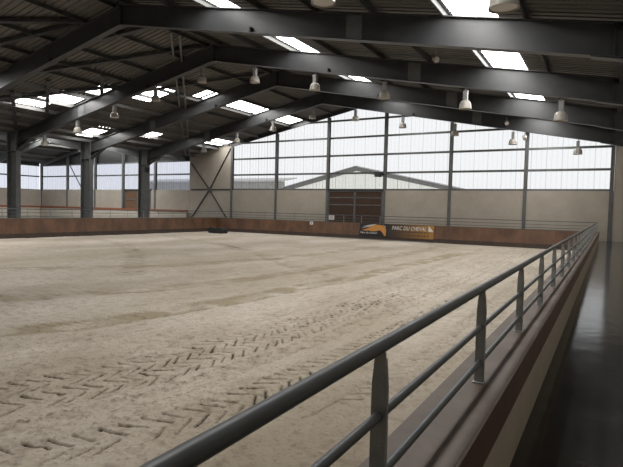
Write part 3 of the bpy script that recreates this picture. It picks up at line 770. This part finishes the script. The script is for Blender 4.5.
# small signs, loudspeaker and the dark block in the corner
t = root('notice_board', (-19.95, 37.74, H-.64), 'small white notice fixed to the far railing before the brown door', 'sign')
MB().box(-20.2, -19.7, 37.72, 37.735, H-.86, H-.50).build('board', WHITEP, t)
m_ = MB()
for z in (.56, .63, .70, .77): m_.box(-20.14, -19.76, 37.712, 37.719, H-z-.012, H-z+.012)
m_.build('print', STEEL, t)
t = root('arena_marker', tuple(kp(-21.75, .15)), 'small white marker plate on the far barrier', 'sign')
q = kp(-21.75, .15, .03); MB().box(q.x-.16, q.x+.16, q.y-.03, q.y-.01, q.z-.13, q.z+.13).build('plate', WHITEP, t)
MB().box(q.x-.05, q.x+.05, q.y-.036, q.y-.031, q.z-.06, q.z+.06).build('print', LAMPB, t)
t = root('loudspeaker', (-16.42, GY-.25, 2.97+H), 'black loudspeaker on a bracket beside the gable post above the brown door', 'loudspeaker')
m_ = MB(); m_.prism([(-16.72, GY-.45, 2.75+H), (-16.2, GY-.45, 2.72+H), (-16.2, GY-.45, 3.12+H), (-16.72, GY-.45, 3.12+H)], (0, 0, 0), (0, .28, 0)); b = m_.build('cabinet', BLACK, t)
m_ = MB(); m_.box(-16.69, -16.23, GY-.462, GY-.451, 2.78+H, 3.09+H); m_.build('grille', STEEL, b)
m_ = MB(); m_.box(-16.22, -16.0, GY-.3, GY-.22, 2.86+H, 3.0+H); m_.box(-16.06, -16.0, GY-.3, GY-.03, 2.86+H, 3.0+H); m_.box(-16.5, -16.44, GY-.3, GY-.24, 3.12+H, 3.25+H); m_.build('bracket', STEEL, t)
t = root('rubber_block', (-29.6, 34.6, SAND), 'low black rubber block in two halves lying on the sand in the far corner', 'block')
for k in range(2):
    x0 = -30.25+k*.78
    m_ = MB(); pr = [(x0, SAND-.02), (x0+.74, SAND-.02), (x0+.74, SAND+.34), (x0+.62, SAND+.46), (x0+.12, SAND+.46), (x0, SAND+.34)]
    m_.prism([(a, 34.2, b) for a, b in pr], (0, 0, 0), (0, .8, 0)); m_.build('block_half', BLACK, t)
# low kerb at the foot of the far barrier
tag(MB().box(-20.5, -11, 37.02, 37.16, SAND-.1, SAND+.05).build('foot_kerb', COLSTEEL), 'narrow grey kerb at the foot of the far barrier under the banner', 'kerb')
# small bin-like post behind the corner railing
# loudspeaker on the last far column
t = root('loudspeaker', (-36.5, FR[4]-.3, 3.2+H), 'small dark loudspeaker on the last far column under the frame corner', 'loudspeaker')
MB().prism([(-36.75, FR[4]-.5, 3.0+H), (-36.4, FR[4]-.5, 3.05+H), (-36.4, FR[4]-.5, 3.4+H), (-36.75, FR[4]-.5, 3.45+H)], (0, 0, 0), (0, .3, 0)).build('cabinet', BLACK, t)
MB().box(-36.79, -36.7, FR[4]-.3, FR[4]-.16, 3.15+H, 3.3+H).build('bracket', STEEL, t)

# ---------------------------------------------------------------- outside, seen through the clear sheets
mb = MB(); mb.box(-110, 60, GY+.6, 110, -1.2, -.1)
o = struct('ground_outside', mb, OUTG, 'pale gravel yard outside', 'ground')
AX, AY = -19.9, 41.9          # porch roof behind the great door
k_ = AY/39.86
t = root('porch_roof', (AX, AY, 0), 'gabled porch roof outside, seen through the clear sheets above the brown door', 'porch')
ax, az = -18.85*k_, 3.67*k_+H
for xe, ze in ((-27.2*k_, 1.62*k_+H), (-9.0*k_, 1.60*k_+H)):
    MB().prism([(ax, AY, az), (xe, AY, ze), (xe, AY, ze-.33), (ax, AY, az-.36)], (0, 0, 0), (0, .16, 0)).build('barge_board', ANNEX, t)
    MB().prism([(ax, AY-.06, az+.02), (xe, AY-.06, ze+.02), (xe, AY-.06, ze-.06), (ax, AY-.06, az-.06)], (0, 0, 0), (0, .05, 0)).build('verge_trim', STEEL, t)
    MB().prism([(ax, AY-.1, az+.10), (xe, AY-.1, ze+.10), (xe, AY-.1, ze+.03), (ax, AY-.1, az+.03)], (0, 0, 0), (0, .5, 0)).build('roof_sheet', SHED, t)
    s = 1 if xe > ax else -1
    MB().prism([(ax, AY+.05, az-.35), (xe, AY+.05, ze-.28), (xe, AY+.05, PZ-.6), (ax, AY+.05, PZ-.6)], (0, 0, 0), (0, .01, 0)).build('gable_infill', INFILL, t)
for xe in (-27.0*k_, -9.2*k_): MB().box(xe-.1, xe+.1, AY+.25, AY+.45, -.1, 1.6*k_+H if xe != ax else az-.3).build('porch_post', ANNEX, t)
t = root('neighbouring_shed', (-42, 47, 0), 'long grey sheet-clad shed outside, low behind the end glazing', 'shed')
m_ = MB(); x = -52.5
while x < -31: m_.box(x, x+.22, 46.9, 47.0, -.1, 2.45*1.19+H); m_.box(x+.22, x+.33, 46.95, 47.0, -.1, 2.45*1.19+H); x += .33
m_.build('sheet_wall', SHED, t)
m_ = MB(); m_.prism([(-53, 46.7, 2.45*1.19+H), (-53, 50, 2.45*1.19+H+.5), (-53, 50, 2.45*1.19+H+.6), (-53, 46.7, 2.45*1.19+H+.1)], (0, 0, 0), (22, 0, 0)); m_.build('shed_roof', SHED, t)

# ---------------------------------------------------------------- daylight
w = bpy.data.worlds.new('overcast_sky'); bpy.context.scene.world = w; w.use_nodes = True
bg = w.node_tree.nodes['Background']; bg.inputs[0].default_value = (.97, .985, 1, 1); bg.inputs[1].default_value = 1.1
for o in bpy.data.objects:
    if '_loc' in o: del o['_loc']
